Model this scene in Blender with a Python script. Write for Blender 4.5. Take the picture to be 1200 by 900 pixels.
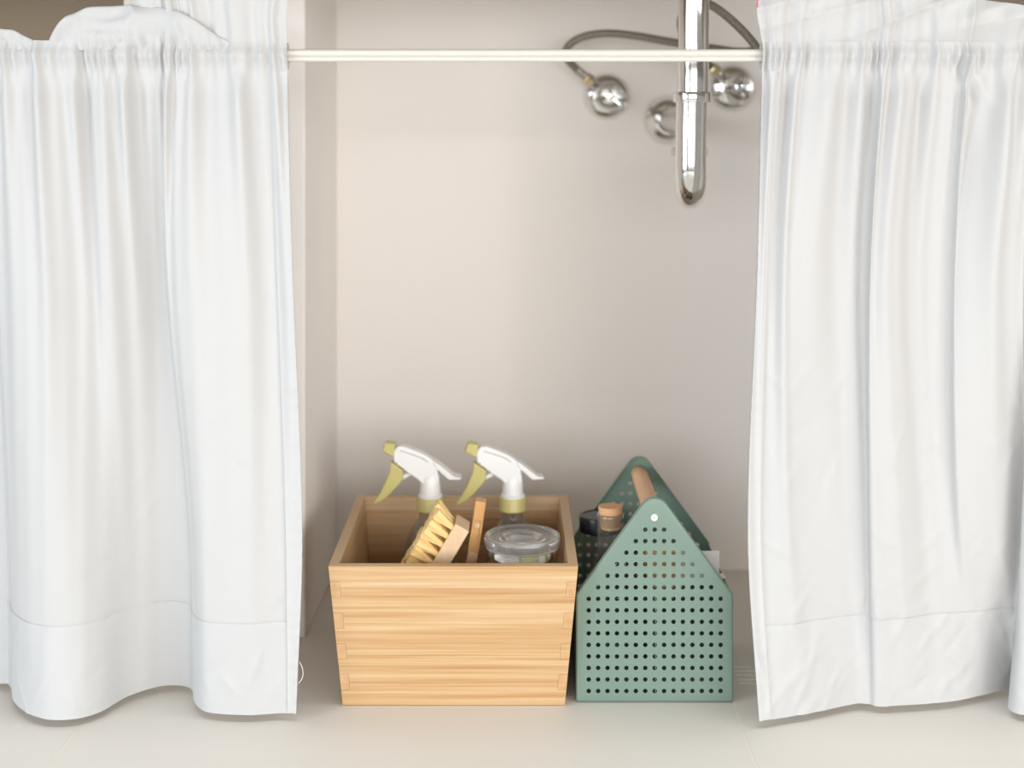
import bpy, bmesh, math, random
import numpy as np
from mathutils import Vector, Matrix, noise

random.seed(7)
PI = math.pi
SC = bpy.context.scene
COL = SC.collection
for o in list(bpy.data.objects):
    bpy.data.objects.remove(o)

# ------------------------------------------------------------------ camera
CAM_H = 0.746                       # lens height above the floor (m)
F = 1667.0                          # focal length in pixels of the 1200 px wide frame (50 mm lens)
HORIZON = 135.0
cam_d = bpy.data.cameras.new('camera')
cam_d.lens = 50.0
cam_d.sensor_width = 36.0
cam_d.shift_y = -(450.0 - HORIZON) / 1200.0
cam_d.clip_start = 0.02
cam_d.dof.use_dof = True
cam_d.dof.focus_distance = 1.78
cam_d.dof.aperture_fstop = 2.2
cam = bpy.data.objects.new('camera', cam_d)
COL.objects.link(cam)
cam.location = (0, 0, CAM_H)
cam.rotation_euler = (PI / 2, 0, 0)
SC.camera = cam

# ------------------------------------------------------------------ world and light
world = bpy.data.worlds.new('room_light')
SC.world = world
world.use_nodes = True
bg = world.node_tree.nodes['Background']
bg.inputs[0].default_value = (1.0, 0.84, 0.64, 1)
bg.inputs[1].default_value = 0.21


def area(name, loc, target, sx, sy, power, color):
    l = bpy.data.lights.new(name, 'AREA')
    l.shape = 'RECTANGLE'
    l.size, l.size_y = sx, sy
    l.energy = power
    l.color = color
    o = bpy.data.objects.new(name, l)
    COL.objects.link(o)
    o.location = loc
    o.rotation_euler = (Vector(target) - Vector(loc)).to_track_quat('-Z', 'Y').to_euler()
    return o


area('window_daylight', (-3.3, -0.9, 1.10), (0.1, 1.9, 0.45), 1.9, 1.5, 92, (0.76, 0.89, 1.0))
area('far_fill', (0.30, -4.2, 1.15), (0.05, 1.9, 0.50), 6.2, 1.6, 244, (0.99, 0.985, 0.98))  # unseen frontal fill, widened to spread light evenly over the back wall
area('right_fill', (2.9, -1.6, 1.00), (0.0, 1.9, 0.50), 2.0, 1.5, 84, (1.0, 0.985, 0.96))  # added fill that brightens the pillar and evens the wall's light
area('overhead_fill', (0.3, 1.48, 2.6), (0.3, 1.48, 0.0), 2.4, 0.5, 40, (0.90, 0.96, 1.0))  # added overhead fill to brighten the floor in front of the curtains

SC.view_settings.view_transform = 'Standard'
SC.view_settings.look = 'None'
SC.view_settings.gamma = 1.0
SC.view_settings.use_curve_mapping = False
SC.view_settings.exposure = 0.0


# ------------------------------------------------------------------ helpers
def W(px, py, d):
    return ((px - 600.0) * d / F, d, CAM_H - (py - HORIZON) * d / F)


ORG = {}


def tag(o, label=None, cat=None, group=None, kind=None):
    if label: o['label'] = label
    if cat: o['category'] = cat
    if group: o['group'] = group
    if kind: o['kind'] = kind
    return o


def thing(name, label, cat, loc, group=None):
    o = bpy.data.objects.new(name, None)
    o.empty_display_size = 0.05
    COL.objects.link(o)
    o.location = loc
    ORG[o] = Vector(loc)
    return tag(o, label, cat, group)


def obj(name, vf, mat, parent=None, angle=35, bevel=0, segs=2, flip=False):
    """vf: (verts, faces) in world space; kept relative to the parent's base."""
    verts, faces = vf
    org = ORG.get(parent, Vector((0, 0, 0))) if parent else Vector((0, 0, 0))
    me = bpy.data.meshes.new(name)
    vv = [(v[0] - org[0], v[1] - org[1], v[2] - org[2]) for v in verts]
    me.from_pydata(vv, [], faces)
    bm = bmesh.new()
    bm.from_mesh(me)
    bmesh.ops.remove_doubles(bm, verts=bm.verts, dist=1e-6)
    if not flip:
        bmesh.ops.recalc_face_normals(bm, faces=bm.faces)
    bm.to_mesh(me)
    bm.free()
    me.polygons.foreach_set('use_smooth', [True] * len(me.polygons))
    me.set_sharp_from_angle(angle=math.radians(angle))
    mats = mat if isinstance(mat, (list, tuple)) else [mat]
    for m in mats:
        me.materials.append(m)
    o = bpy.data.objects.new(name, me)
    COL.objects.link(o)
    if parent:
        o.parent = parent
    ORG[o] = org
    if bevel:
        b = o.modifiers.new('bevel', 'BEVEL')
        b.width = bevel
        b.segments = segs
        b.limit_method = 'ANGLE'
        b.angle_limit = math.radians(40)
        b.harden_normals = True
    return o


def xf(vf, M):
    return [tuple(M @ Vector(v)) for v in vf[0]], vf[1]


def merge(*vfs):
    V, Fc = [], []
    for v, f in vfs:
        n = len(V)
        V += list(v)
        Fc += [tuple(i + n for i in q) for q in f]
    return V, Fc


def box(x0, x1, y0, y1, z0, z1):
    v = [(x0, y0, z0), (x1, y0, z0), (x1, y1, z0), (x0, y1, z0),
         (x0, y0, z1), (x1, y0, z1), (x1, y1, z1), (x0, y1, z1)]
    f = [(3, 2, 1, 0), (4, 5, 6, 7), (0, 1, 5, 4), (1, 2, 6, 5), (2, 3, 7, 6), (3, 0, 4, 7)]
    return v, f


def prism(pts, y0, y1):
    """polygon in x,z pushed through from y0 to y1"""
    n = len(pts)
    v = [(x, y0, z) for x, z in pts] + [(x, y1, z) for x, z in pts]
    f = [tuple(range(n)), tuple(range(2 * n - 1, n - 1, -1))]
    f += [(i, i + n, (i + 1) % n + n, (i + 1) % n) for i in range(n)]
    return v, f


def lathe(prof, segs=40, base=(0, 0, 0), axis=None, cap=True):
    """prof: (r, h) list turned round the axis (default up)"""
    v, f = [], []
    rings = []
    for r, h in prof:
        if r < 1e-6:
            v.append((0, 0, h))
            rings.append([len(v) - 1])
        else:
            s = len(v)
            for k in range(segs):
                a = 2 * PI * k / segs
                v.append((r * math.cos(a), r * math.sin(a), h))
            rings.append(list(range(s, s + segs)))
    for a, b in zip(rings, rings[1:]):
        if len(a) == 1 and len(b) == 1:
            continue
        for k in range(segs):
            k2 = (k + 1) % segs
            if len(a) == 1:
                f.append((a[0], b[k2], b[k]))
            elif len(b) == 1:
                f.append((a[k], a[k2], b[0]))
            else:
                f.append((a[k], a[k2], b[k2], b[k]))
    if cap:
        if len(rings[0]) > 1: f.append(tuple(reversed(rings[0])))
        if len(rings[-1]) > 1: f.append(tuple(rings[-1]))
    M = Matrix.Translation(base)
    if axis is not None:
        M = M @ Vector(axis).to_track_quat('Z', 'Y').to_matrix().to_4x4()
    return xf((v, f), M)


def catmull(pts, n):
    P = [Vector(p) for p in pts]
    P = [2 * P[0] - P[1]] + P + [2 * P[-1] - P[-2]]
    out = []
    for i in range(1, len(P) - 2):
        a, b, c, d = P[i - 1:i + 3]
        for k in range(n):
            t = k / n
            out.append(0.5 * ((2 * b) + (c - a) * t + (2 * a - 5 * b + 4 * c - d) * t * t + (3 * b - a - 3 * c + d) * t ** 3))
    out.append(P[-2])
    return out


def tube(pts, r, segs=16, smooth=8, cap=True):
    C = catmull(pts, smooth) if smooth else [Vector(p) for p in pts]
    R = r if callable(r) else (lambda t: r)
    v, f = [], []
    nrm = None
    n = len(C)
    for i, p in enumerate(C):
        t = (C[min(i + 1, n - 1)] - C[max(i - 1, 0)]).normalized()
        if nrm is None:
            nrm = t.orthogonal().normalized()
        else:
            nrm = (nrm - t * nrm.dot(t)).normalized()
        b = t.cross(nrm)
        rr = R(i / (n - 1))
        for k in range(segs):
            a = 2 * PI * k / segs
            v.append(tuple(p + rr * (math.cos(a) * nrm + math.sin(a) * b)))
    for i in range(n - 1):
        for k in range(segs):
            k2 = (k + 1) % segs
            f.append((i * segs + k, i * segs + k2, (i + 1) * segs + k2, (i + 1) * segs + k))
    if cap:
        f.append(tuple(range(segs - 1, -1, -1)))
        f.append(tuple((n - 1) * segs + k for k in range(segs)))
    return v, f


def copy_tree(o, parent=None):
    c = o.copy()
    COL.objects.link(c)
    c.parent = parent
    for ch in list(o.children):
        copy_tree(ch, c)
    return c


# ------------------------------------------------------------------ materials
def new_mat(name):
    m = bpy.data.materials.new(name)
    m.use_nodes = True
    nt = m.node_tree
    return m, nt, nt.nodes['Principled BSDF'], nt.nodes['Material Output']


def srgb(r, g, b):
    return tuple(((c / 255) / 12.92 if c / 255 <= 0.04045 else ((c / 255 + 0.055) / 1.055) ** 2.4) for c in (r, g, b)) + (1,)


def simple(name, col, rough=0.5, metal=0.0, spec=0.5, vary=0.04, scale=12, bump=0.0, bscale=200):
    m, nt, p, out = new_mat(name)
    N, L = nt.nodes, nt.links
    tc = N.new('ShaderNodeTexCoord')
    no = N.new('ShaderNodeTexNoise')
    no.inputs['Scale'].default_value = scale
    no.inputs['Detail'].default_value = 4
    L.new(tc.outputs['Object'], no.inputs['Vector'])
    mix = N.new('ShaderNodeMix')
    mix.data_type = 'RGBA'
    mix.inputs[6].default_value = tuple(c * (1 - vary) for c in col[:3]) + (1,)
    mix.inputs[7].default_value = tuple(min(1, c * (1 + vary)) for c in col[:3]) + (1,)
    L.new(no.outputs['Fac'], mix.inputs[0])
    L.new(mix.outputs[2], p.inputs['Base Color'])
    p.inputs['Roughness'].default_value = rough
    p.inputs['Metallic'].default_value = metal
    p.inputs['Specular IOR Level'].default_value = spec
    if bump:
        n2 = N.new('ShaderNodeTexNoise')
        n2.inputs['Scale'].default_value = bscale
        L.new(tc.outputs['Object'], n2.inputs['Vector'])
        b = N.new('ShaderNodeBump')
        b.inputs['Strength'].default_value = bump
        b.inputs['Distance'].default_value = 0.001
        L.new(n2.outputs['Fac'], b.inputs['Height'])
        L.new(b.outputs['Normal'], p.inputs['Normal'])
    return m


def bamboo(name, ramp, scale=(2.2, 2.2, 95), streak=(5, 5, 420), rough=0.42, offset=0.0):
    m, nt, p, out = new_mat(name)
    N, L = nt.nodes, nt.links
    tc = N.new('ShaderNodeTexCoord')

    def layer(sc, detail, seed):
        mp = N.new('ShaderNodeMapping')
        mp.inputs['Scale'].default_value = sc
        mp.inputs['Location'].default_value = (seed + offset, seed * 2, seed * 3)
        L.new(tc.outputs['Object'], mp.inputs['Vector'])
        no = N.new('ShaderNodeTexNoise')
        no.inputs['Scale'].default_value = 1.0
        no.inputs['Detail'].default_value = detail
        no.inputs['Roughness'].default_value = 0.55
        L.new(mp.outputs['Vector'], no.inputs['Vector'])
        return no
    a = layer(scale, 2.0, 1.3)
    b = layer(streak, 3.0, 4.1)
    mx = N.new('ShaderNodeMix')
    mx.data_type = 'FLOAT'
    mx.inputs[0].default_value = 0.38
    L.new(a.outputs['Fac'], mx.inputs[2])
    L.new(b.outputs['Fac'], mx.inputs[3])
    cr = N.new('ShaderNodeValToRGB')
    e = cr.color_ramp.elements
    e[0].position, e[0].color = ramp[0]
    e[1].position, e[1].color = ramp[-1]
    for pos, c in ramp[1:-1]:
        x = e.new(pos)
        x.color = c
    L.new(mx.outputs[0], cr.inputs[0])
    L.new(cr.outputs[0], p.inputs['Base Color'])
    p.inputs['Roughness'].default_value = rough
    bp = N.new('ShaderNodeBump')
    bp.inputs['Strength'].default_value = 0.15
    bp.inputs['Distance'].default_value = 0.001
    L.new(mx.outputs[0], bp.inputs['Height'])
    L.new(bp.outputs['Normal'], p.inputs['Normal'])
    return m


def cloth_mat(name, col, trans):
    m, nt, p, out = new_mat(name)
    N, L = nt.nodes, nt.links
    N.remove(p)
    df = N.new('ShaderNodeBsdfDiffuse')
    tr = N.new('ShaderNodeBsdfTranslucent')
    df.inputs['Color'].default_value = col
    tr.inputs['Color'].default_value = col
    mx = N.new('ShaderNodeMixShader')
    mx.inputs[0].default_value = trans
    tc = N.new('ShaderNodeTexCoord')
    no = N.new('ShaderNodeTexNoise')
    no.inputs['Scale'].default_value = 45
    no.inputs['Detail'].default_value = 5
    L.new(tc.outputs['Object'], no.inputs['Vector'])
    b = N.new('ShaderNodeBump')
    b.inputs['Strength'].default_value = 0.10
    b.inputs['Distance'].default_value = 0.002
    L.new(no.outputs['Fac'], b.inputs['Height'])
    for s in (df, tr):
        L.new(b.outputs['Normal'], s.inputs['Normal'])
    L.new(df.outputs[0], mx.inputs[1])
    L.new(tr.outputs[0], mx.inputs[2])
    L.new(mx.outputs[0], out.inputs['Surface'])
    return m


def thin_glass(name, tint, gloss=0.12, haze=0.0, hcol=(0.6, 0.6, 0.58, 1)):
    m, nt, p, out = new_mat(name)
    N, L = nt.nodes, nt.links
    N.remove(p)
    t = N.new('ShaderNodeBsdfTransparent')
    t.inputs['Color'].default_value = tint
    g = N.new('ShaderNodeBsdfGlossy')
    g.inputs['Roughness'].default_value = 0.04
    g.inputs['Color'].default_value = (1, 1, 1, 1)
    lw = N.new('ShaderNodeLayerWeight')
    lw.inputs['Blend'].default_value = 0.5
    pw = N.new('ShaderNodeMath')
    pw.operation = 'POWER'
    pw.inputs[1].default_value = 3.0
    L.new(lw.outputs['Facing'], pw.inputs[0])
    ma = N.new('ShaderNodeMath')
    ma.operation = 'MULTIPLY_ADD'
    ma.inputs[1].default_value = gloss * 2.0
    ma.inputs[2].default_value = 0.05
    L.new(pw.outputs[0], ma.inputs[0])
    mx = N.new('ShaderNodeMixShader')
    L.new(ma.outputs[0], mx.inputs[0])
    L.new(t.outputs[0], mx.inputs[1])
    L.new(g.outputs[0], mx.inputs[2])
    df = N.new('ShaderNodeBsdfDiffuse')
    df.inputs['Color'].default_value = hcol
    m2 = N.new('ShaderNodeMixShader')
    m2.inputs[0].default_value = haze
    L.new(mx.outputs[0], m2.inputs[1])
    L.new(df.outputs[0], m2.inputs[2])
    L.new(m2.outputs[0], out.inputs['Surface'])
    return m


def solid_glass(name, col, rough=0.02):
    m, nt, p, out = new_mat(name)
    p.inputs['Base Color'].default_value = col
    p.inputs['Transmission Weight'].default_value = 0.87
    p.inputs['Roughness'].default_value = rough
    p.inputs['IOR'].default_value = 1.46
    return m


def braid(name):
    m, nt, p, out = new_mat(name)
    N, L = nt.nodes, nt.links
    tc = N.new('ShaderNodeTexCoord')
    vo = N.new('ShaderNodeTexVoronoi')
    vo.inputs['Scale'].default_value = 520
    L.new(tc.outputs['Object'], vo.inputs['Vector'])
    cr = N.new('ShaderNodeValToRGB')
    cr.color_ramp.elements[0].color = (0.30, 0.27, 0.22, 1)
    cr.color_ramp.elements[1].color = (0.16, 0.14, 0.11, 1)
    L.new(vo.outputs['Distance'], cr.inputs[0])
    L.new(cr.outputs[0], p.inputs['Base Color'])
    p.inputs['Metallic'].default_value = 0.35
    p.inputs['Roughness'].default_value = 0.55
    return m


M_wall = simple('painted_wall', (0.84, 0.795, 0.755, 1), 0.7, vary=0.015, scale=3, bump=0.05, bscale=90)
M_floor = simple('pale_floor_tile', (0.67, 0.63, 0.575, 1), 0.55, spec=0.3, vary=0.02, scale=5, bump=0.02, bscale=60)
M_grout = simple('pale_grout', (0.76, 0.70, 0.63, 1), 0.6)
M_pale_line = simple('pale_line_tone', (0.86, 0.84, 0.80, 1), 0.7)
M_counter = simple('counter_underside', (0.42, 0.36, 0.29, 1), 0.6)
M_ceramic = simple('white_ceramic', (0.8, 0.79, 0.77, 1), 0.15)
M_cloth = cloth_mat('white_cotton', (0.655, 0.655, 0.655, 1), 0.22)
M_cloth2 = cloth_mat('white_cotton_doubled', (0.655, 0.655, 0.655, 1), 0.20)
M_thread = simple('white_thread', (0.85, 0.83, 0.78, 1), 0.8)
M_red = simple('red_thread', (0.75, 0.10, 0.16, 1), 0.8)
M_rod = simple('cream_enamel', (0.66, 0.62, 0.565, 1), 0.22, vary=0.01)
M_chrome = simple('chrome', (0.80, 0.795, 0.78, 1), 0.09, metal=1.0, vary=0.03, scale=60)
M_chrome_dull = simple('dull_chrome', (0.60, 0.58, 0.55, 1), 0.26, metal=1.0, vary=0.06, scale=60)
M_brass = simple('brass', (0.62, 0.50, 0.30, 1), 0.3, metal=0.8)
M_hose = braid('braided_hose')
M_bamboo = bamboo('bamboo', [(0.32, srgb(174, 129, 82)), (0.44, srgb(191, 152, 106)), (0.56, srgb(202, 169, 127)), (0.70, srgb(212, 186, 149))], scale=(2.2, 2.2, 130), streak=(6, 6, 520))
M_bamboo_end = bamboo('bamboo_end_grain', [(0.3, srgb(184, 144, 100)), (0.7, srgb(212, 174, 130))], scale=(60, 60, 60))
M_dowel = bamboo('dowel_wood', [(0.3, srgb(206, 150, 98)), (0.55, srgb(230, 182, 138)), (0.75, srgb(240, 200, 166))], scale=(40, 4, 40), streak=(120, 8, 120))
M_beech = bamboo('beech_wood', [(0.3, srgb(218, 182, 142)), (0.7, srgb(236, 206, 170))], scale=(30, 30, 6), streak=(150, 150, 14))
M_beech2 = bamboo('oiled_wood', [(0.3, srgb(205, 150, 88)), (0.7, srgb(232, 186, 128))], scale=(50, 50, 6), streak=(200, 200, 14))
M_bristle = simple('tampico_bristle', (1.0, 0.68, 0.30, 1), 0.7, vary=0.10, scale=300, bump=0.6, bscale=700)
M_green = simple('sage_green_enamel', (0.168, 0.245, 0.198, 1), 0.38, vary=0.02, scale=6)
M_screw = simple('pale_screw', (0.86, 0.87, 0.83, 1), 0.4)
M_slot = simple('screw_slot', (0.45, 0.45, 0.42, 1), 0.6)
M_white = simple('white_plastic', (0.86, 0.855, 0.85, 1), 0.32, vary=0.01)
M_olive = simple('pale_olive_plastic', srgb(200, 190, 122), 0.38, vary=0.02)
M_darkp = simple('dark_gap', (0.08, 0.08, 0.06, 1), 0.6)
M_pet = thin_glass('clear_plastic', (0.80, 0.80, 0.79, 1), 0.30, 0.16, (0.55, 0.53, 0.50, 1))
M_glass = thin_glass('clear_glass', (0.84, 0.86, 0.85, 1), 0.42, 0.05)
M_jarglass = solid_glass('thick_glass', (0.95, 0.95, 0.93, 1), 0.04)
M_cork = simple('cork', srgb(226, 178, 132), 0.85, vary=0.22, scale=420, bump=0.5, bscale=500)
M_black = simple('black_lid_paint', (0.010, 0.010, 0.012, 1), 0.25, spec=0.25)
M_paper = simple('white_paper', (0.80, 0.78, 0.74, 1), 0.8)

# ------------------------------------------------------------------ the setting
Y_WALL = 2.333
floor = obj('floor', box(-3.0, 3.0, -3.0, 2.6, -0.05, -0.0006), M_grout)
tag(floor, kind='structure')
xs = [-2.15, -1.34, -0.530, 0.280, 1.09, 1.90]
ys = [-2.5, -1.69, -0.06, 1.57, 2.40]
for i in range(len(xs) - 1):
    for j in range(len(ys) - 1):
        g = 0.0012
        obj('floor_tile', box(xs[i] + g, xs[i + 1] - g, ys[j] + g, ys[j + 1] - g, -0.008, 0.0), M_floor, floor, bevel=0.0003)

wall_back = obj('wall_back', box(-1.6, 1.6, Y_WALL, Y_WALL + 0.12, -0.01, 1.6), M_wall)
tag(wall_back, kind='structure')
# pillar beside the opening: its front face and its inner side
PX = [(-0.555, 2.029), (-0.295, 2.029), (-0.2875, Y_WALL), (-0.555, Y_WALL)]
v = [(x, y, -0.001) for x, y in PX] + [(x, y, 1.02) for x, y in PX]
wall_left = obj('wall_left', (v, [(0, 1, 2, 3), (7, 6, 5, 4), (0, 4, 5, 1), (1, 5, 6, 2), (2, 6, 7, 3), (3, 7, 4, 0)]), M_wall, bevel=0.004)
tag(wall_left, kind='structure')
ws = obj('wall_left_end', box(-1.25, -1.15, 1.72, Y_WALL, 0, 1.02), M_wall)
tag(ws, kind='structure')
ws = obj('wall_right', box(1.05, 1.15, 1.72, Y_WALL, 0, 1.02), M_wall)
tag(ws, kind='structure')
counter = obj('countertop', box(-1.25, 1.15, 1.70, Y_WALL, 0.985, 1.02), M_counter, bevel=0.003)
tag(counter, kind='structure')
obj('shade_board', box(-1.25, 1.15, 1.690, 1.712, 0.940, 0.985), M_counter, counter, bevel=0.002)  # unseen board added to keep frontal light off the upper wall
M_bay_shade = simple('brown_bay_shade', (0.36, 0.29, 0.21, 1), 0.6)  # dark brown stands in for the shade behind the curtains
for nm, xa, xb in (('wall_left_bay_shade', -1.15, -0.556), ('wall_right_bay_shade', 0.70, 1.05)):
    tag(obj(nm, box(xa, xb, Y_WALL - 0.012, Y_WALL - 0.0005, 0.0, 0.985), M_bay_shade), kind='structure')
# underside of the basin that the waste pipe leaves
obj('sink_bowl', lathe([(0.0, 0.0), (0.03, 0.0), (0.09, 0.008), (0.15, 0.03), (0.175, 0.06), (0.18, 0.07)], 48, (0.249, 1.98, 0.925)), M_ceramic, counter)
# thin pale lines on the floor between caddy and curtain
for k, (yy, x0, x1) in enumerate([(1.922, 0.296, 0.322), (1.908, 0.298, 0.326), (1.895, 0.297, 0.324), (1.880, 0.299, 0.327), (1.867, 0.298, 0.326)]):
    o = obj('pale_line', box(x0, x1, yy - 0.0014, yy + 0.0014, -0.0002, 0.0003), M_pale_line, floor)

# ------------------------------------------------------------------ curtains
Z_ROD = 0.8200
Y_ROD = 1.762


def hermite_levels(zl, Pl, z):
    """piecewise cubic through the levels (zl falling); Pl: levels x n x 2; z: m -> m x n x 2"""
    zl = np.array(zl)
    Pl = np.array(Pl, float)
    n = len(zl)
    T = np.zeros_like(Pl)
    for i in range(n):
        a, b = max(i - 1, 0), min(i + 1, n - 1)
        T[i] = (Pl[b] - Pl[a]) / (zl[b] - zl[a])
    out = np.zeros((len(z),) + Pl.shape[1:])
    for k, q in enumerate(z):
        i = 0
        while i < n - 2 and q < zl[i + 1]:
            i += 1
        h = zl[i + 1] - zl[i]
        t = (q - zl[i]) / h
        h00 = 2 * t ** 3 - 3 * t ** 2 + 1
        h10 = t ** 3 - 2 * t ** 2 + t
        h01 = -2 * t ** 3 + 3 * t ** 2
        h11 = t ** 3 - t ** 2
        out[k] = h00 * Pl[i] + h10 * h * T[i] + h01 * Pl[i + 1] + h11 * h * T[i + 1]
    return out


def spline_u(C, u):
    """catmull-rom over control index; C: m x n x 2, u in 0..1 -> m x len(u) x 2"""
    n = C.shape[1]
    C = np.concatenate([2 * C[:, :1] - C[:, 1:2], C, 2 * C[:, -1:] - C[:, -2:-1]], axis=1)
    s = np.clip(u, 0, 1) * (n - 1)
    i = np.minimum(s.astype(int), n - 2)
    t = (s - i)[None, :, None]
    a, b, c, d = C[:, i], C[:, i + 1], C[:, i + 2], C[:, i + 3]
    return 0.5 * (2 * b + (c - a) * t + (2 * a - 5 * b + 4 * c - d) * t ** 2 + (3 * b - a - 3 * c + d) * t ** 3)


class Sheet:
    """a hanging cloth: cross-sections (metres across, distance) at falling heights plus gathers and creases"""

    def __init__(self, zl, levels, seed, width, crumple):
        self.zl = zl
        L = []
        for lev in levels:
            L.append([((px - 600) * d / F, d) for px, d in lev])
        self.L = L
        self.seed = seed
        self.width = width
        rnd = random.Random(int(seed * 10))
        self.creases = []
        xa, xb = L[-1][0][0], L[-1][-1][0]
        for _ in range(crumple):
            zc = 0.02 + 0.42 * rnd.random() ** 1.8
            sgn = 1 if rnd.random() < 0.72 else -1
            self.creases.append((rnd.uniform(xa, xb), zc, sgn * rnd.uniform(0.5, 1.25), rnd.uniform(0.012, 0.034), rnd.uniform(0.0028, 0.0060),
                                 rnd.choice((-1, 1, 1)) * rnd.uniform(0.0006, 0.0019)))

    def gather(self, s):
        a = self.seed
        g = 0.55 * np.sin(2 * PI * s / 0.037 + a + 1.1 * np.sin(s / 0.061 + a))
        g += 0.30 * np.sin(2 * PI * s / 0.0215 + 2 * a + 0.9 * np.sin(s / 0.033))
        g += 0.45 * np.sin(2 * PI * s / 0.083 + 3 * a)
        return g

    def at(self, u, z, off=0.0, crease=1.0):
        C = hermite_levels(self.zl, self.L, z)
        P = spline_u(C, u)
        X, Y = P[..., 0].copy(), P[..., 1].copy()
        Zg = np.repeat(z[:, None], len(u), axis=1)
        s = u[None, :] * self.width + 0.007 * np.sin(Zg * 5 + self.seed) * np.clip((Z_ROD - Zg) / 0.3, 0, 1)
        below = np.clip(Z_ROD - 0.02 - Zg, 0, None)
        G = self.gather(s)
        amp = 0.0120 * np.exp(-below / 0.26) * np.clip(0.45 + below / 0.06, 0, 1)
        amp = amp * np.clip((u[None, :] * 1.0) / 0.03 + 0.3, 0.3, 1) * np.clip((1 - u[None, :]) / 0.03 + 0.3, 0.3, 1)
        Y -= amp * G
        # tight puckers at the rod pocket
        tight = np.exp(-((Zg - (Z_ROD - 0.004)) / 0.020) ** 2)
        pk = np.sin(2 * PI * u[None, :] * self.width / 0.0125 + 2.2 * np.sin(u[None, :] * self.width / 0.021) + 14 * (Zg - Z_ROD) * np.sin(u[None, :] * 40))
        Y -= 0.0032 * tight * pk
        # the pocket bulges round the rod
        Y -= 0.006 * np.exp(-((Zg - Z_ROD) / 0.009) ** 2)
        if crease:
            for a in range(len(z)):
                zz = z[a]
                for b in range(len(u)):
                    x = X[a, b]
                    n1 = noise.noise((x * 9 + self.seed * 7, zz * 2.4, self.seed))
                    n2 = noise.noise((x * 30 + zz * 12, zz * 22 - x * 10, self.seed + 5))
                    Y[a, b] -= 0.0035 * n1 + 0.0007 * n2
            # crumples: short straight creases, mostly near the hem
            for cx_, cz_, ca, ln_, wd, am in self.creases:
                c, s_ = math.cos(ca), math.sin(ca)
                dx, dz = X - cx_, Zg - cz_
                al = (dx * c + dz * s_) / ln_
                ac = (dz * c - dx * s_) / wd
                m = (np.abs(al) < 3)
                Y -= am * np.exp(-al ** 2 - ac ** 2) * m
        Y -= off
        return X, Y, Zg

    def mesh(self, u, z, off=0.0, crease=1.0, zfun=None):
        X, Y, Zg = self.at(u, z, off, crease)
        if zfun is not None:
            Zg = zfun(X, Y, Zg)
        return grid_vf(X, Y, Zg)


def grid_vf(X, Y, Z):
    m, n = X.shape
    v = list(zip(X.ravel().tolist(), Y.ravel().tolist(), Z.ravel().tolist()))
    f = [(i * n + j, i * n + j + 1, (i + 1) * n + j + 1, (i + 1) * n + j) for i in range(m - 1) for j in range(n - 1)]
    return v, f


zl = [0.835, 0.552, 0.237, 0.010]
nL = 16
ML = [(-130, 1.785), (-70, 1.81), (-22, 1.82), (-8, 1.81), (0, 1.78), (25, 1.752), (60, 1.750), (100, 1.768), (125, 1.762), (160, 1.785), (190, 1.80), (196, 1.775), (215, 1.752), (270, 1.748), (315, 1.765), (343, 1.752)]
ML2 = [(-125, 1.79), (-65, 1.83), (-5, 1.835), (8, 1.825), (14, 1.785), (35, 1.750), (70, 1.742), (108, 1.76), (145, 1.79), (180, 1.815), (215, 1.815), (223, 1.78), (238, 1.754), (285, 1.748), (325, 1.757), (354, 1.752)]
BL = [(-120, 1.80), (-60, 1.84), (0, 1.845), (12, 1.835), (17, 1.785), (40, 1.745), (75, 1.735), (115, 1.755), (150, 1.805), (190, 1.837), (222, 1.832), (229, 1.785), (245, 1.757), (290, 1.748), (330, 1.752), (347, 1.750)]
TL = [(0.45 * (-140 + i * 31.75) + 0.55 * (ML[i][0] - 7 * i / 15), 1.752) for i in range(nL)]
left = Sheet(zl, [TL, ML, ML2, BL], 1.7, 0.50, 45)
MR = [(887, 1.752), (900, 1.757), (920, 1.748), (940, 1.755), (985, 1.772), (1014, 1.772), (1022, 1.755), (1050, 1.757), (1080, 1.775), (1112, 1.775), (1125, 1.758), (1165, 1.75), (1190, 1.762), (1205, 1.765), (1225, 1.75), (1280, 1.75), (1350, 1.78)]
MR2 = [(876, 1.742), (893, 1.75), (918, 1.745), (943, 1.757), (990, 1.775), (1015, 1.775), (1022, 1.757), (1055, 1.76), (1085, 1.778), (1112, 1.78), (1130, 1.77), (1165, 1.775), (1195, 1.80), (1200, 1.79), (1200, 1.76), (1240, 1.745), (1330, 1.78)]
BR = [(889, 1.733), (905, 1.738), (935, 1.748), (965, 1.762), (1000, 1.782), (1017, 1.782), (1030, 1.775), (1065, 1.78), (1100, 1.785), (1130, 1.795), (1165, 1.82), (1190, 1.837), (1186, 1.80), (1181, 1.77), (1200, 1.75), (1260, 1.75), (1330, 1.78)]
TR = [(0.3 * (894 + i * 28.0) + 0.7 * (MR[i][0] + 6), 1.752) for i in range(17)]
right = Sheet(zl, [TR, MR, MR2, BR], 4.3, 0.46, 130)

# a twisted pleat and a slack belly in the right curtain's upper part
right.creases += [(0.570, 0.800, -1.10, 0.040, 0.0075, 0.0075), (0.556, 0.792, -1.15, 0.034, 0.0060, -0.0055), (0.603, 0.680, 1.45, 0.110, 0.030, 0.014),
                  (0.560, 0.700, 1.50, 0.080, 0.012, -0.006)]
U = np.linspace(0, 1, 240)
Zp = np.concatenate([np.linspace(0.838, 0.70, 50)[:-1], np.linspace(0.70, 0.010, 150)])
Zh = np.linspace(0.121, 0.009, 30)


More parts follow.
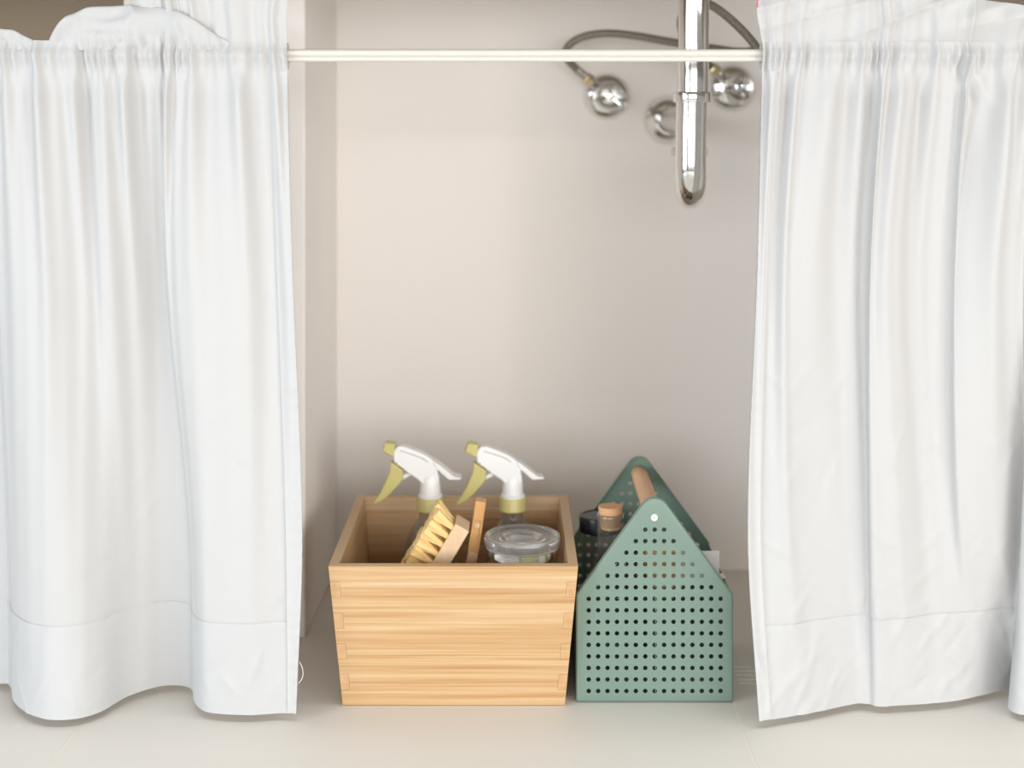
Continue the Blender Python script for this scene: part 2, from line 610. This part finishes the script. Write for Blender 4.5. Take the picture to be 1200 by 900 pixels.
def curtain(sheet, name, label, side):
    x0 = np.mean([p[0] for p in sheet.L[-1]])
    t = thing(name, label, 'curtain', (float(x0), 1.77, 0.0), None)
    obj('cloth_panel', sheet.mesh(U, Zp), M_cloth, t, angle=180)
    obj('bottom_hem', sheet.mesh(U, Zh, off=0.0012), M_cloth2, t, angle=180)
    if side < 0:
        us = np.linspace(0.955, 1.003, 14)
    else:
        us = np.linspace(-0.003, 0.055, 14)
    zs = np.linspace(0.80, 0.011, 160)
    X, Y, Zg = sheet.at(np.clip(us, 0, 1), zs, 0.0036)
    # the stitched side hem puckers a little
    Y -= 0.0010 * np.sin(Zg / 0.0022 + 3 * np.sin(Zg * 40)) * np.linspace(0.2, 1, 14)[None, ::(1 if side < 0 else -1)]
    obj('side_hem', grid_vf(X, Y, Zg), M_cloth2, t, angle=180)
    # the pocket's back layer behind the rod
    zb = np.linspace(0.836, 0.803, 8)
    ub = np.linspace(0, 1, 200)
    X, Y, Zg = sheet.at(ub, zb, 0.0, 0)
    Yb = 1.774 + 0.002 * np.sin(X / 0.002) - 0.010 * np.abs((Zg - 0.8195) / 0.0165) ** 4
    obj('rod_pocket', grid_vf(X, Yb, Zg), M_cloth, t, angle=180)
    return t


cl = curtain(left, 'curtain', 'white cotton curtain left of the bamboo box, gathered on the rod', -1)
cr_ = curtain(right, 'curtain', 'white cotton curtain right of the green caddy, crumpled near its hem', 1)


def z_of(py, d):
    return CAM_H - (py - HORIZON) * d / F


def header(sheet, parent, u0, u1, top, lean, wr, seed, edge=0.0):
    """the cloth standing up above the rod; top: list of (px, py)"""
    uu = np.linspace(u0, u1, 120)
    base = sheet.at(uu, np.array([0.837]), 0.0, 1)
    X0, Y0 = base[0][0], base[1][0]
    px = 600 + X0 * F / Y0
    tp = np.interp(px, [p[0] for p in top], [p[1] for p in top])
    zt = CAM_H - (tp - HORIZON) * 1.752 / F
    ts = np.linspace(0, 1, 34)
    X = np.zeros((34, 120)); Y = X.copy(); Z = X.copy()
    for i, t in enumerate(ts):
        Z[i] = 0.8365 + (zt - 0.8365) * t
        X[i] = X0 + 0.004 * np.sin(Z[i] * 60 + X0 * 30) * t - edge * t ** 0.7 * np.clip(1 - (uu - u0) / 0.12, 0, 1) ** 2
        Y[i] = Y0 - lean * math.sin(t * PI * 0.75) - 0.0005
        for j in range(120):
            n1 = noise.noise((X0[j] * 7 - Z[i, j] * 12, Z[i, j] * 24 - X0[j] * 7, seed))
            r = 1 - abs(noise.noise((X0[j] * 6 - Z[i, j] * 10, Z[i, j] * 26 - X0[j] * 9, seed + 3)))
            Y[i, j] -= wr * t ** 0.6 * (0.9 * n1 + 0.8 * r ** 4)
    return obj('header', grid_vf(X, Y, Z), M_cloth, parent, angle=180)


def puff(parent, x0, x1, prof, depth, seed):
    """a lobe of slack cloth folded forward over the rod; prof: (px, peak py)"""
    n, m = 90, 30
    X = np.zeros((m, n)); Y = X.copy(); Z = X.copy()
    pxs = np.linspace(x0, x1, n)
    pk = np.interp(pxs, [p[0] for p in prof], [p[1] for p in prof])
    for it in range(3):
        pk[1:-1] = (pk[:-2] + 2 * pk[1:-1] + pk[2:]) / 4
    for j in range(n):
        zt = z_of(pk[j], 1.735)
        h = max(zt - 0.826, 0.002)
        for i in range(m):
            a = i / (m - 1)
            th = a * PI
            k = min(1.0, h / 0.03)
            yy = 1.757 - depth * k * 0.55 * math.sin(th * 1.6) + (0.0 if th < PI / 2 else -depth * 1.2 * k * math.cos(th))
            zz = 0.826 + h * math.sin(th)
            x = (pxs[j] - 600) * 1.745 / F
            nz = noise.noise((x * 16 + zz * 14, zz * 26 - x * 12, seed)) + 0.7 * (1 - abs(noise.noise((x * 13 - zz * 16, zz * 22 + x * 9, seed + 4)))) ** 5
            X[i, j] = x + 0.003 * nz
            Y[i, j] = yy - 0.010 * nz * k - 0.0035 * math.sin(2 * PI * x / 0.0135 + 2 * math.sin(x / 0.02)) * math.exp(-(zz - 0.826) / 0.012)
            Z[i, j] = zz + 0.004 * nz * k * math.sin(th)
    return obj('header_fold', grid_vf(X, Y, Z), M_cloth, parent, angle=180)


header(left, cl, 0.60, 1.0, [(120, -18), (330, -22), (350, -22)], 0.004, 0.004, 2.0)
puff(cl, 54, 274, [(54, 48), (60, 36), (75, 21), (100, 8), (140, 4), (185, 5), (215, 16), (245, 34), (268, 50), (274, 53)], 0.026, 3.0)
puff(cl, -130, 44, [(-130, 20), (-60, 30), (0, 34), (14, 34), (30, 44), (44, 52)], 0.016, 8.0)
header(right, cr_, 0.0, 1.0, [(880, -20), (1080, -18), (1150, 1), (1200, 9), (1260, 22), (1350, 40)], 0.010, 0.013, 6.0, 0.012)
# a red stitch at the top corner of one curtain, a loose thread at the other's hem
obj('red_stitch', tube([W(886.5, -4, 1.735), W(887.6, 2, 1.733), W(887.2, 9, 1.735)], 0.0009, 8, 4), M_red, cr_)
obj('loose_thread', tube([W(351, 776, 1.745), W(354.5, 784, 1.743), W(354.5, 794, 1.743), W(350, 801, 1.745)], 0.0004, 6, 6), M_thread, cl)

rod = thing('curtain_rod', 'slim cream curtain rod stretched between the two white curtains', 'curtain rod', (0, Y_ROD, Z_ROD))
for nm, za, ra in (('upper_tube', 0.0031, 0.0047), ('lower_tube', -0.0043, 0.0036)):
    obj(nm, tube([(-1.15, Y_ROD, Z_ROD + za), (1.05, Y_ROD, Z_ROD + za)], ra, 24, 0), M_rod, rod)

# ------------------------------------------------------------------ plumbing
trap = thing('sink_trap', 'chrome waste pipe with u-bend below the sink', 'pipe', (0.249, 1.95, 0.615))
obj('tailpiece', tube([(0.2495, 1.95, 0.935), (0.2485, 1.95, 0.768)], 0.0208, 40, 0), M_chrome, trap)
obj('slip_nut', lathe([(0.0205, -0.008), (0.0258, -0.007), (0.0263, -0.005), (0.0263, 0.005), (0.0258, 0.0068), (0.0225, 0.0075), (0.0205, 0.0075)], 40, (0.247, 1.95, 0.7705), cap=False), M_chrome, trap)
pts = [(0.2465, 1.95, 0.768), (0.2455, 1.95, 0.72), (0.245, 1.95, 0.672)]
for k in range(1, 12):
    a = PI * k / 12
    pts.append((0.245 + 0.0083 * k / 12, 1.99 - 0.04 * math.cos(a), 0.672 - 0.036 * math.sin(a)))
pts += [(0.2533, 2.03, 0.672), (0.2533, 2.03, 0.70)]
obj('trap_bend', tube(pts, 0.0213, 40, 4), M_chrome, trap)
obj('rear_nut', lathe([(0.021, -0.007), (0.0256, -0.006), (0.0256, 0.006), (0.021, 0.007)], 32, (0.2533, 2.03, 0.694), cap=False), M_chrome_dull, trap)
pts = [(0.2533, 2.03, 0.695), (0.2533, 2.031, 0.712), (0.2536, 2.038, 0.730), (0.254, 2.052, 0.738), (0.2545, 2.075, 0.740), (0.2555, 2.2, 0.740), (0.256, 2.34, 0.740)]
obj('wall_pipe', tube(pts, 0.0195, 32, 5), M_chrome_dull, trap)
obj('wall_flange', lathe([(0.040, 0.0), (0.0405, 0.004), (0.037, 0.013), (0.030, 0.021), (0.0245, 0.025), (0.0235, 0.030), (0.020, 0.031)], 40, (0.2555, Y_WALL, 0.738), axis=(0, -1, 0), cap=False), M_chrome, trap)


def valve(px, py, out_px, label, rot):
    x, y, z = W(px, py, Y_WALL)
    t = thing('angle_valve', label, 'valve', (x, Y_WALL, z), 'chrome stop valves on the wall below the sink')
    obj('escutcheon', lathe([(0.0385, 0.0), (0.0388, 0.003), (0.036, 0.010), (0.029, 0.016), (0.020, 0.0185), (0.012, 0.019)], 40, (x, Y_WALL, z), axis=(0, -1, 0), cap=False), M_chrome, t)
    obj('valve_body', lathe([(0.012, 0.012), (0.012, 0.020), (0.0145, 0.022), (0.0145, 0.046), (0.011, 0.049), (0.011, 0.056)], 28, (x, Y_WALL, z), axis=(0, -1, 0)), M_chrome, t)
    # turning handle: a dished disc with three raised lobes
    h = obj('valve_handle', lathe([(0.011, 0.054), (0.0215, 0.056), (0.0235, 0.059), (0.0235, 0.068), (0.0220, 0.0705), (0.0195, 0.0712), (0.0075, 0.0640), (0.0, 0.0638)], 36, (x, Y_WALL, z), axis=(0, -1, 0)), M_chrome_dull, t)
    obj('handle_cap', lathe([(0.0085, 0.0640), (0.0085, 0.0695), (0.0065, 0.0725), (0.0, 0.0742)], 24, (x, Y_WALL, z), axis=(0, -1, 0)), M_chrome, h)
    for k in range(3):
        a = rot + k * 2 * PI / 3
        c, s = math.cos(a), math.sin(a)
        obj('handle_spoke', tube([(x + 0.008 * c, Y_WALL - 0.070, z + 0.008 * s), (x + 0.0225 * c, Y_WALL - 0.0695, z + 0.0225 * s)], 0.0032, 10, 0), M_chrome, h)
    # outlet towards the hose
    o = Vector(W(out_px[0], out_px[1], Y_WALL - 0.05))
    b = Vector((x, Y_WALL - 0.035, z))
    d = (o - b).normalized()
    ln = (o - b).length
    obj('outlet', tube([b + d * 0.010, o - d * 0.010], 0.0075, 20, 0), M_chrome, t)
    obj('outlet_nut', lathe([(0.0065, 0), (0.0098, 0.001), (0.0098, 0.012), (0.0075, 0.015), (0.0062, 0.016)], 6, tuple(o - d * 0.014), axis=d), M_brass, t, angle=20)
    return o, d


o1, d1 = valve(711, 113, (686, 90), 'round chrome wall valve standing alone left of the waste pipe', -0.7)
o2, d2 = valve(858, 103, (834, 79), 'round chrome wall valve between the waste pipe and the curtain', -0.9)


def hose(name, label, pts, d):
    p0 = Vector(pts[0])
    t = thing(name, label, 'hose', tuple(p0), 'braided supply hoses below the sink')
    obj('braided_tube', tube(pts, 0.0062, 14, 8), M_hose, t)
    obj('ferrule', tube([p0 - d * 0.004, p0 + d * 0.020], 0.0072, 16, 0), M_chrome_dull, t)
    return t


hose('supply_hose', 'grey braided hose arching from the lone chrome valve behind the pipe',
     [o1, W(674, 79, 2.275), W(663, 66, 2.26), W(667, 53, 2.25), W(684, 43, 2.245), W(712, 39, 2.24), W(745, 42, 2.23), W(785, 49, 2.20), W(830, 56, 2.16), W(880, 60, 2.12), W(930, 40, 2.10), W(955, -10, 2.10), W(960, -40, 2.10)], d1)
hose('supply_hose', 'dark braided hose looping behind the pipe top towards the curtain',
     [o2, W(824, 70, 2.26), W(808, 54, 2.22), W(799, 36, 2.16), W(799, 20, 2.10), W(808, 6, 2.06), W(822, 2, 2.03), W(840, 10, 2.01), W(862, 28, 2.0), W(884, 52, 2.0), W(905, 85, 2.0), W(930, 120, 2.02), W(960, 115, 2.02), W(985, 60, 2.02), W(990, -60, 2.02)], d2)

# ------------------------------------------------------------------ bamboo box
BX, BY = -0.0736, 1.947
HX, HY, HZ, TH = 0.1405, 0.150, 0.181, 0.0112
KT = 0.629


def taper(vf):
    v, f = vf
    return [(BX + x * (1 + KT * z), BY + y * (1 + KT * z), z + 0.0005) for x, y, z in v], f


bb = thing('bamboo_box', 'open bamboo storage box with flared sides and finger-jointed corners', 'box', (BX, BY, 0.0005))
NF = 9
FH = HZ / NF


def comb(full, inset, odd):
    p = []
    R = []
    for k in range(NF):
        w = full if (k % 2 == odd) else inset
        R += [(w, k * FH), (w, (k + 1) * FH)]
    out = []
    for q in R:
        if not out or out[-1] != q: out.append(q)
    Lf = [(-w, z) for w, z in reversed(out)]
    return out + Lf


def swap(vf):
    return [(y, x, z) for x, y, z in vf[0]], vf[1]


poly = comb(HX, HX - TH, 0)
obj('front_panel', taper(prism(poly, -HY, -HY + TH)), M_bamboo, bb, bevel=0.0004, segs=1)
obj('back_panel', taper(prism(poly, HY - TH, HY)), M_bamboo, bb, bevel=0.0004, segs=1)
polys = comb(HY, HY - TH, 1)
for nm, a, b in (('side_panel', -HX, -HX + TH), ('side_panel', HX - TH, HX)):
    o = obj(nm, taper(swap(prism(polys, a, b))), [M_bamboo, M_bamboo_end], bb, bevel=0.0004, segs=1)
    for p in o.data.polygons:
        if abs(p.normal.y) > 0.8:
            p.material_index = 1
obj('bottom_panel', taper(box(-HX + TH, HX - TH, -HY + TH, HY - TH, 0.0, 0.008)), M_bamboo, bb)

# ------------------------------------------------------------------ spray bottles
S = 2.03 / F


def spray_bottle(label):
    cx, cy = -0.117, 2.03
    t = thing('spray_bottle', label, 'spray bottle', (cx, cy, 0.0095), 'spray bottles in the bamboo box')
    zc = 0.183                                     # foot of the collar

    def P(x, y):                                   # side view measured from the collar's middle
        return (cx + (x - 504.5) * S, CAM_H - (y - HORIZON) * S)
    prof = [(0.0, 0.0), (0.036, 0.0), (0.039, 0.003), (0.040, 0.008), (0.040, 0.095), (0.0385, 0.112), (0.034, 0.130), (0.027, 0.146), (0.020, 0.156), (0.0165, 0.161), (0.0152, 0.165), (0.0152, 0.170), (0.0165, 0.171), (0.0165, 0.173), (0.0138, 0.174), (0.0138, 0.190)]
    obj('bottle_body', lathe(prof, 48, (cx, cy, 0.0095), cap=False), M_pet, t, angle=60)
    obj('collar', lathe([(0.0155, 0.0), (0.0192, 0.0), (0.0197, 0.0015), (0.0192, 0.003), (0.0188, 0.017), (0.0182, 0.0185), (0.0155, 0.019)], 40, (cx, cy, zc), cap=True), M_olive, t)
    obj('neck', lathe([(0.0172, 0.0), (0.0172, 0.003), (0.0152, 0.0045), (0.0148, 0.010), (0.0138, 0.022), (0.0125, 0.030), (0.010, 0.034)], 36, (cx + 0.0003, cy, zc + 0.0185)), M_white, t)
    body = [P(462.5, 527), (P(466, 521.5)), P(474, 521), P(482, 524), P(492, 528), P(502, 533), P(510, 539), P(516, 545), P(514, 551), P(516, 562), P(513, 567), P(497, 567), P(490, 560), P(480, 553.5), P(472, 547), P(463, 541), P(462, 536)]
    h = obj('sprayer_head', prism(body, cy - 0.0105, cy + 0.0105), M_white, t, bevel=0.0028, segs=3)
    tail = [P(508, 537.5), P(514, 541), P(524, 549), P(533, 556.5), P(541, 557.5), P(541, 560), P(527, 560.5), P(519, 553), P(511, 546)]
    obj('sprayer_tail', prism(tail, cy - 0.0125, cy + 0.0125), M_white, t, bevel=0.0016, segs=2)
    groove = [P(470, 525.5), P(483, 529.5), P(496, 534), P(503, 539), P(502, 540), P(495, 535.3), P(482, 530.8), P(470, 526.8)]
    obj('seam_groove', prism(groove, cy - 0.01075, cy + 0.01075), simple('groove_grey', (0.5, 0.51, 0.52, 1), 0.5), h)
    noz = [P(452, 517), P(464.5, 519), P(462.5, 535), P(448.5, 527.5)]
    obj('nozzle', prism(noz, cy - 0.0095, cy + 0.0095), M_olive, t, bevel=0.0022, segs=3)
    trig = [P(458.5, 539.5), P(464, 543), P(473.5, 550), P(473, 560), P(468, 567), P(459, 577), P(449, 585.5), P(440, 589.5), P(438, 588), P(446, 577), P(453, 563), P(458, 550)]
    obj('trigger', prism(trig, cy - 0.0075, cy + 0.0075), M_olive, t, bevel=0.0022, segs=3)
    a = Vector((P(471, 560)[0], cy, P(471, 560)[1]))
    b = Vector((P(488, 552)[0], cy, P(488, 552)[1]))
    obj('piston', tube([a, b], 0.0032, 14, 0), M_white, t)
    obj('pivot_pin', tube([(P(466, 540.5)[0], cy - 0.0112, P(466, 540.5)[1]), (P(466, 540.5)[0], cy + 0.0112, P(466, 540.5)[1])], 0.0013, 10, 0), M_olive, t)
    obj('dip_tube', tube([(cx, cy, 0.19), (cx + 0.002, cy, 0.1), (cx + 0.010, cy, 0.014)], 0.0024, 10, 6), thin, t)
    return t


thin = thin_glass('milky_tube', (0.8, 0.8, 0.8, 1), 0.3)
sb = spray_bottle('clear spray bottle with olive trigger, behind the bristle brush')
sb2 = copy_tree(sb)
sb2.location = (0.0008, 2.03, 0.0095)
sb2.rotation_euler = (0, 0, math.radians(3))
sb2['label'] = 'clear spray bottle with olive trigger, behind the glass-lidded jar'

# ------------------------------------------------------------------ glass jar with glass lid
jx, jy = 0.0137, 1.902
jar = thing('glass_jar', 'clear glass storage jar with ringed glass lid inside the bamboo box', 'jar', (jx, jy, 0.0095))
jp = [(0.0, 0.0), (0.038, 0.0), (0.0408, 0.003), (0.0415, 0.010), (0.0472, 0.100), (0.0485, 0.120), (0.0460, 0.137), (0.0425, 0.142), (0.0420, 0.147), (0.0455, 0.149), (0.0460, 0.154), (0.0455, 0.157), (0.043, 0.158)]
obj('jar_body', lathe(jp, 56, (jx, jy, 0.0095), cap=False), M_glass, jar, angle=60)
lp = [(0.0, 0.146), (0.038, 0.146), (0.0385, 0.150), (0.0385, 0.1585), (0.047, 0.1595), (0.0503, 0.162), (0.0510, 0.166), (0.0510, 0.172), (0.0500, 0.1755), (0.0465, 0.1765), (0.0445, 0.1755), (0.0430, 0.1725), (0.031, 0.1715), (0.029, 0.1725), (0.0275, 0.1755), (0.0255, 0.1758), (0.024, 0.1735), (0.016, 0.1720), (0.0, 0.1716)]
obj('jar_lid', lathe(lp, 64, (jx, jy, 0.0095)), M_jarglass, jar, angle=60)

# ------------------------------------------------------------------ bristle brush leaning in the box
Lx = Vector((0.504, 0, 0.864))        # along the block, upwards to the right
Bx = Vector((-0.864, 0, 0.504))       # the way the bristles point
Dx = Vector((0, 1, 0))
dB = 1.858
top = Vector(W(534, 614, dB))         # upper front corner of the block on the bristle side
BL_ = 0.222
br = thing('scrub_brush', 'wooden scrub brush with yellow bristle tufts leaning in the bamboo box', 'brush', tuple(top - Lx * BL_))


def BP(l, b, d):
    return tuple(top - Lx * l + Bx * b + Dx * d)


WB = 0.046
blk = []
for l, b in ((0, 0), (0, -0.0205), (BL_, -0.0205), (BL_, 0)):
    blk.append((l, b))
v = [BP(l, b, 0) for l, b in blk] + [BP(l, b, WB) for l, b in blk]
obj('brush_block', (v, [(0, 1, 2, 3), (7, 6, 5, 4), (0, 4, 5, 1), (1, 5, 6, 2), (2, 6, 7, 3), (3, 7, 4, 0)]), M_beech, br, bevel=0.0012)


def tuft(l, d, ln, fan, twist):
    """bundle of bristles: narrow where it is set into the block, flared and ragged at the tip"""
    n = 14
    rings = []
    V, Fc = [], []
    for i, (t, r) in enumerate(((0.0, 0.0036), (0.25, 0.0042), (0.55, 0.0054), (0.85, 0.0068), (1.0, 0.0070))):
        for k in range(n):
            a = 2 * PI * k / n + twist
            rr = r * (1 + (0.16 if k % 2 else -0.10) * (0.4 + t))
            tip = ln * t + (random.uniform(-0.0022, 0.0018) if t == 1.0 else 0)
            V.append(BP(l + rr * math.cos(a) * 1.05 + fan[0] * t, tip - 0.001, d + rr * math.sin(a) * 1.05 + fan[1] * t))
        rings.append(i * n)
    for i in range(4):
        for k in range(n):
            k2 = (k + 1) % n
            Fc.append((i * n + k, i * n + k2, (i + 1) * n + k2, (i + 1) * n + k))
    V.append(BP(l + fan[0], ln + 0.0015, d + fan[1]))
    c = len(V) - 1
    for k in range(n):
        Fc.append((4 * n + k, 4 * n + (k + 1) % n, c))
    return V, Fc


for r in range(11):
    for c in range(3):
        l = 0.0085 + r * 0.0134
        d = 0.009 + c * 0.014
        fan = (-0.006 + 0.0010 * r, (c - 1) * 0.004 + random.uniform(-0.001, 0.001))
        obj('bristle_tuft', tuft(l, d, 0.031 + random.uniform(-0.001, 0.0012), fan, random.random()), M_bristle, br, angle=60)

# ------------------------------------------------------------------ slim wooden brush standing edge-on
dS = 1.912
p0 = Vector(W(563.5, 588, dS))
p1 = Vector(W(552, 663, dS))
ax = (p0 - p1).normalized()
sx = Vector((ax.z, 0, -ax.x))
ln = 0.2170
sb_ = thing('wooden_peg_brush', 'slim wooden handle with grooved face between scrub brush and jar', 'brush', tuple(p0 - ax * ln))


def SP(s0, s1, a0, a1, y0, y1):
    v = []
    for y in (y0, y1):
        for s, a in ((s0, a0), (s1, a0), (s1, a1), (s0, a1)):
            q = p0 + sx * s - ax * a + Vector((0, y, 0))
            v.append(tuple(q))
    return v, [(0, 1, 2, 3), (7, 6, 5, 4), (0, 4, 5, 1), (1, 5, 6, 2), (2, 6, 7, 3), (3, 7, 4, 0)]


obj('handle_top', SP(-0.0072, 0.0072, 0, 0.026, 0, 0.020), M_beech2, sb_, bevel=0.001)
obj('handle_rail', SP(-0.0072, -0.0040, 0.026, 0.070, 0, 0.020), M_beech2, sb_, bevel=0.0006)
obj('handle_rail', SP(0.0040, 0.0072, 0.026, 0.070, 0, 0.020), M_beech2, sb_, bevel=0.0006)
obj('handle_core', SP(-0.0040, 0.0040, 0.026, 0.070, 0.0018, 0.0185), M_beech2, sb_)
obj('handle_notch', SP(-0.0036, 0.0036, 0.030, 0.036, 0.0008, 0.004), M_beech, sb_, bevel=0.0005)
obj('handle_foot', SP(-0.0068, 0.0068, 0.070, ln, 0.001, 0.019), M_beech, sb_, bevel=0.001)

# ------------------------------------------------------------------ green perforated caddy
CX, CF, CB = 0.1811, 1.805, 2.033
HWc = 0.0997
EAVE, APEX = 0.136, 0.2715
Z0 = 0.0012
cd = thing('green_caddy', 'sage green perforated metal caddy with gabled ends and wooden handle', 'caddy', (CX, (CF + CB) / 2, Z0))


def inset(corners, t):
    n = len(corners)
    lines = []
    for i in range(n):
        a = Vector(corners[i]); b = Vector(corners[(i + 1) % n])
        d = (b - a).normalized()
        nrm = Vector((-d.y, d.x))
        lines.append((a + nrm * t, d))
    out = []
    for i in range(n):
        (p, d), (q, e) = lines[i - 1], lines[i]
        den = d.x * e.y - d.y * e.x
        s = ((q - p).x * e.y - (q - p).y * e.x) / den
        out.append(tuple(p + d * s))
    return out


def fillet(corners, radii, n=8):
    out = []
    N = len(corners)
    for i in range(N):
        p = Vector(corners[i]); a = Vector(corners[i - 1]) - p; b = Vector(corners[(i + 1) % N]) - p
        a.normalize(); b.normalize()
        half = math.acos(max(-1, min(1, a.dot(b)))) / 2
        r = max(radii[i], 1e-4)
        tl = r / math.tan(half)
        c = p + (a + b).normalized() * (r / math.sin(half))
        s = p + a * tl - c
        e = p + b * tl - c
        a0 = math.atan2(s.y, s.x)
        a1 = math.atan2(e.y, e.x)
        da = (a1 - a0 + PI) % (2 * PI) - PI
        for k in range(n + 1):
            t = a0 + da * k / n
            out.append((c.x + r * math.cos(t), c.y + r * math.sin(t)))
    return out


corners = [(-HWc, 0), (HWc, 0), (HWc, EAVE), (0, APEX), (-HWc, EAVE)]
radii = [0.004, 0.004, 0.006, 0.0186, 0.006]
HOLES = []
for k in range(9):
    for c in range(-7, 8):
        HOLES.append((c * 0.01196, 0.0140 + 0.01463 * k))
for j, hw in enumerate((6, 5, 4, 3, 2, 1)):
    for c in range(-hw, hw + 1):
        HOLES.append((c * 0.01196, 0.0140 + 0.01463 * (9 + j)))


def plate(y, inward):
    """perforated sheet with a rolled rim turned towards the inside"""
    RB = 0.0028
    face = fillet(inset(corners, RB), [max(r - RB, 0.0008) for r in radii])
    bm = bmesh.new()
    loops = [face]
    HN = 14
    for hx, hz in HOLES:
        loops.append([(hx + 0.00292 * math.cos(2 * PI * k / HN), hz + 0.00292 * math.sin(2 * PI * k / HN)) for k in range(HN)])
    edges = []
    first = None
    for L_ in loops:
        vs = [bm.verts.new((x, 0, z)) for x, z in L_]
        if first is None: first = vs
        for i in range(len(vs)):
            edges.append(bm.edges.new((vs[i], vs[(i + 1) % len(vs)])))
    bmesh.ops.triangle_fill(bm, use_beauty=True, use_dissolve=False, edges=edges, normal=(0, -1, 0))
    prev = first
    rings = [(RB * (1 - math.sin(a)), RB * (1 - math.cos(a))) for a in (PI / 8, PI / 4, 3 * PI / 8, PI / 2)] + [(0.0, 0.0085)]
    for ins, dep in rings:
        pts_ = fillet(inset(corners, ins), [max(r - ins, 0.0008) for r in radii])
        vs = [bm.verts.new((x, dep, z)) for x, z in pts_]
        for i in range(len(vs)):
            j = (i + 1) % len(vs)
            bm.faces.new((prev[i], prev[j], vs[j], vs[i]))
        prev = vs
    me_v = [v_.co.copy() for v_ in bm.verts]
    bm.verts.index_update()
    me_f = [tuple(q.index for q in f_.verts) for f_ in bm.faces]
    bm.free()
    return [(CX + c.x, y + inward * c.y, Z0 + c.z) for c in me_v], me_f


for nm, y, s, lab in (('end_plate', CF, 1, None), ('end_plate', CB, -1, None)):
    o = obj(nm, plate(y, s), M_green, cd, angle=30)
    so = o.modifiers.new('thickness', 'SOLIDIFY')
    so.thickness = 0.0009
    so.offset = -1
    es = o.modifiers.new('crisp_edges', 'EDGE_SPLIT')
    es.split_angle = math.radians(32)
for s in (-1, 1):
    xa = CX + s * (HWc - 0.0006)
    obj('side_wall', box(xa - 0.0006, xa + 0.0006, CF + 0.004, CB - 0.004, Z0, Z0 + EAVE - 0.003), M_green, cd)
obj('bottom_sheet', box(CX - HWc + 0.002, CX + HWc - 0.002, CF + 0.003, CB - 0.003, Z0 - 0.0004, Z0 + 0.0012), M_green, cd)
obj('divider', box(CX + 0.0006, CX + 0.0018, CF + 0.003, CB - 0.003, Z0 + 0.001, Z0 + 0.1328), M_green, cd)
hz = 0.2350
obj('handle', lathe([(0.0105, 0.0), (0.0115, 0.002), (0.0118, 0.02), (0.0118, 0.206), (0.0115, 0.224), (0.0105, 0.226)], 32, (CX, CF + 0.001, hz), axis=(0, 1, 0)), M_dowel, cd)
for y, s in ((CF, -1), (CB, 1)):
    o = obj('screw', lathe([(0.0046, 0.0), (0.0046, 0.0010), (0.0038, 0.0022), (0.0, 0.0028)], 24, (CX - 0.0005, y, hz + 0.0005), axis=(0, s, 0)), M_screw, cd)
    yy = y + s * 0.0025
    obj('screw_slot', merge(box(CX - 0.0027, CX + 0.0017, yy - 0.0004, yy + 0.0004, hz, hz + 0.0009),
                            box(CX - 0.0009, CX - 0.0001, yy - 0.0004, yy + 0.0004, hz - 0.0017, hz + 0.0027)), M_slot, o)

# ------------------------------------------------------------------ things in the caddy
gx, gy = 0.1315, 1.900
gb = thing('corked_bottle', 'clear glass bottle with a cork stopper inside the green caddy', 'bottle', (gx, gy, 0.0028))
gp = [(0.0, 0.0), (0.036, 0.0), (0.041, 0.004), (0.0425, 0.012), (0.0425, 0.085), (0.041, 0.100), (0.036, 0.116), (0.029, 0.130), (0.0225, 0.143), (0.0187, 0.155), (0.0174, 0.168), (0.0170, 0.195), (0.0172, 0.205), (0.0180, 0.2065), (0.0180, 0.2105), (0.0160, 0.212), (0.0152, 0.210), (0.0150, 0.195)]
obj('bottle_glass', lathe(gp, 48, (gx, gy, 0.0028), cap=False), M_glass, gb, angle=60)
obj('cork', lathe([(0.0, 0.0), (0.0120, 0.0), (0.0130, 0.001), (0.0148, 0.018), (0.0156, 0.0205), (0.0162, 0.029), (0.0158, 0.0305), (0.0, 0.0308)], 32, (gx, gy, 0.1935)), M_cork, gb)
kx, ky = 0.1245, 1.984
kj = thing('black_lid_jar', 'small glass jar with black screw lid behind the corked bottle', 'jar', (kx, ky, 0.0028))
obj('jar_glass', lathe([(0.0, 0.0), (0.027, 0.0), (0.030, 0.003), (0.031, 0.010), (0.031, 0.140), (0.0295, 0.152), (0.0275, 0.158), (0.0275, 0.176)], 40, (kx, ky, 0.0028), cap=False), M_glass, kj, angle=60)
obj('lid', lathe([(0.0285, 0.0), (0.0310, 0.001), (0.0313, 0.004), (0.0305, 0.006), (0.0310, 0.0185), (0.0300, 0.0215), (0.027, 0.0225), (0.0262, 0.0215), (0.0, 0.0215)], 48, (kx, ky, 0.1665)), M_black, kj)
wb = thing('wooden_brush', 'tan wooden brush wrapped in white paper lying across the green caddy', 'brush', (0.225, 1.880, 0.1343))
obj('brush_block', box(0.1765, 0.2160, 1.860, 1.900, 0.1348, 0.1760), M_beech2, wb, bevel=0.004)
obj('brush_handle', box(0.2150, 0.2812, 1.8725, 1.888, 0.1348, 0.1385), M_paper, wb, bevel=0.002)
obj('paper_wrap', merge(box(0.2080, 0.2725, 1.8690, 1.8700, 0.1348, 0.1735), box(0.2080, 0.2710, 1.8895, 1.8905, 0.1348, 0.1640)), M_paper, wb, bevel=0.0003)
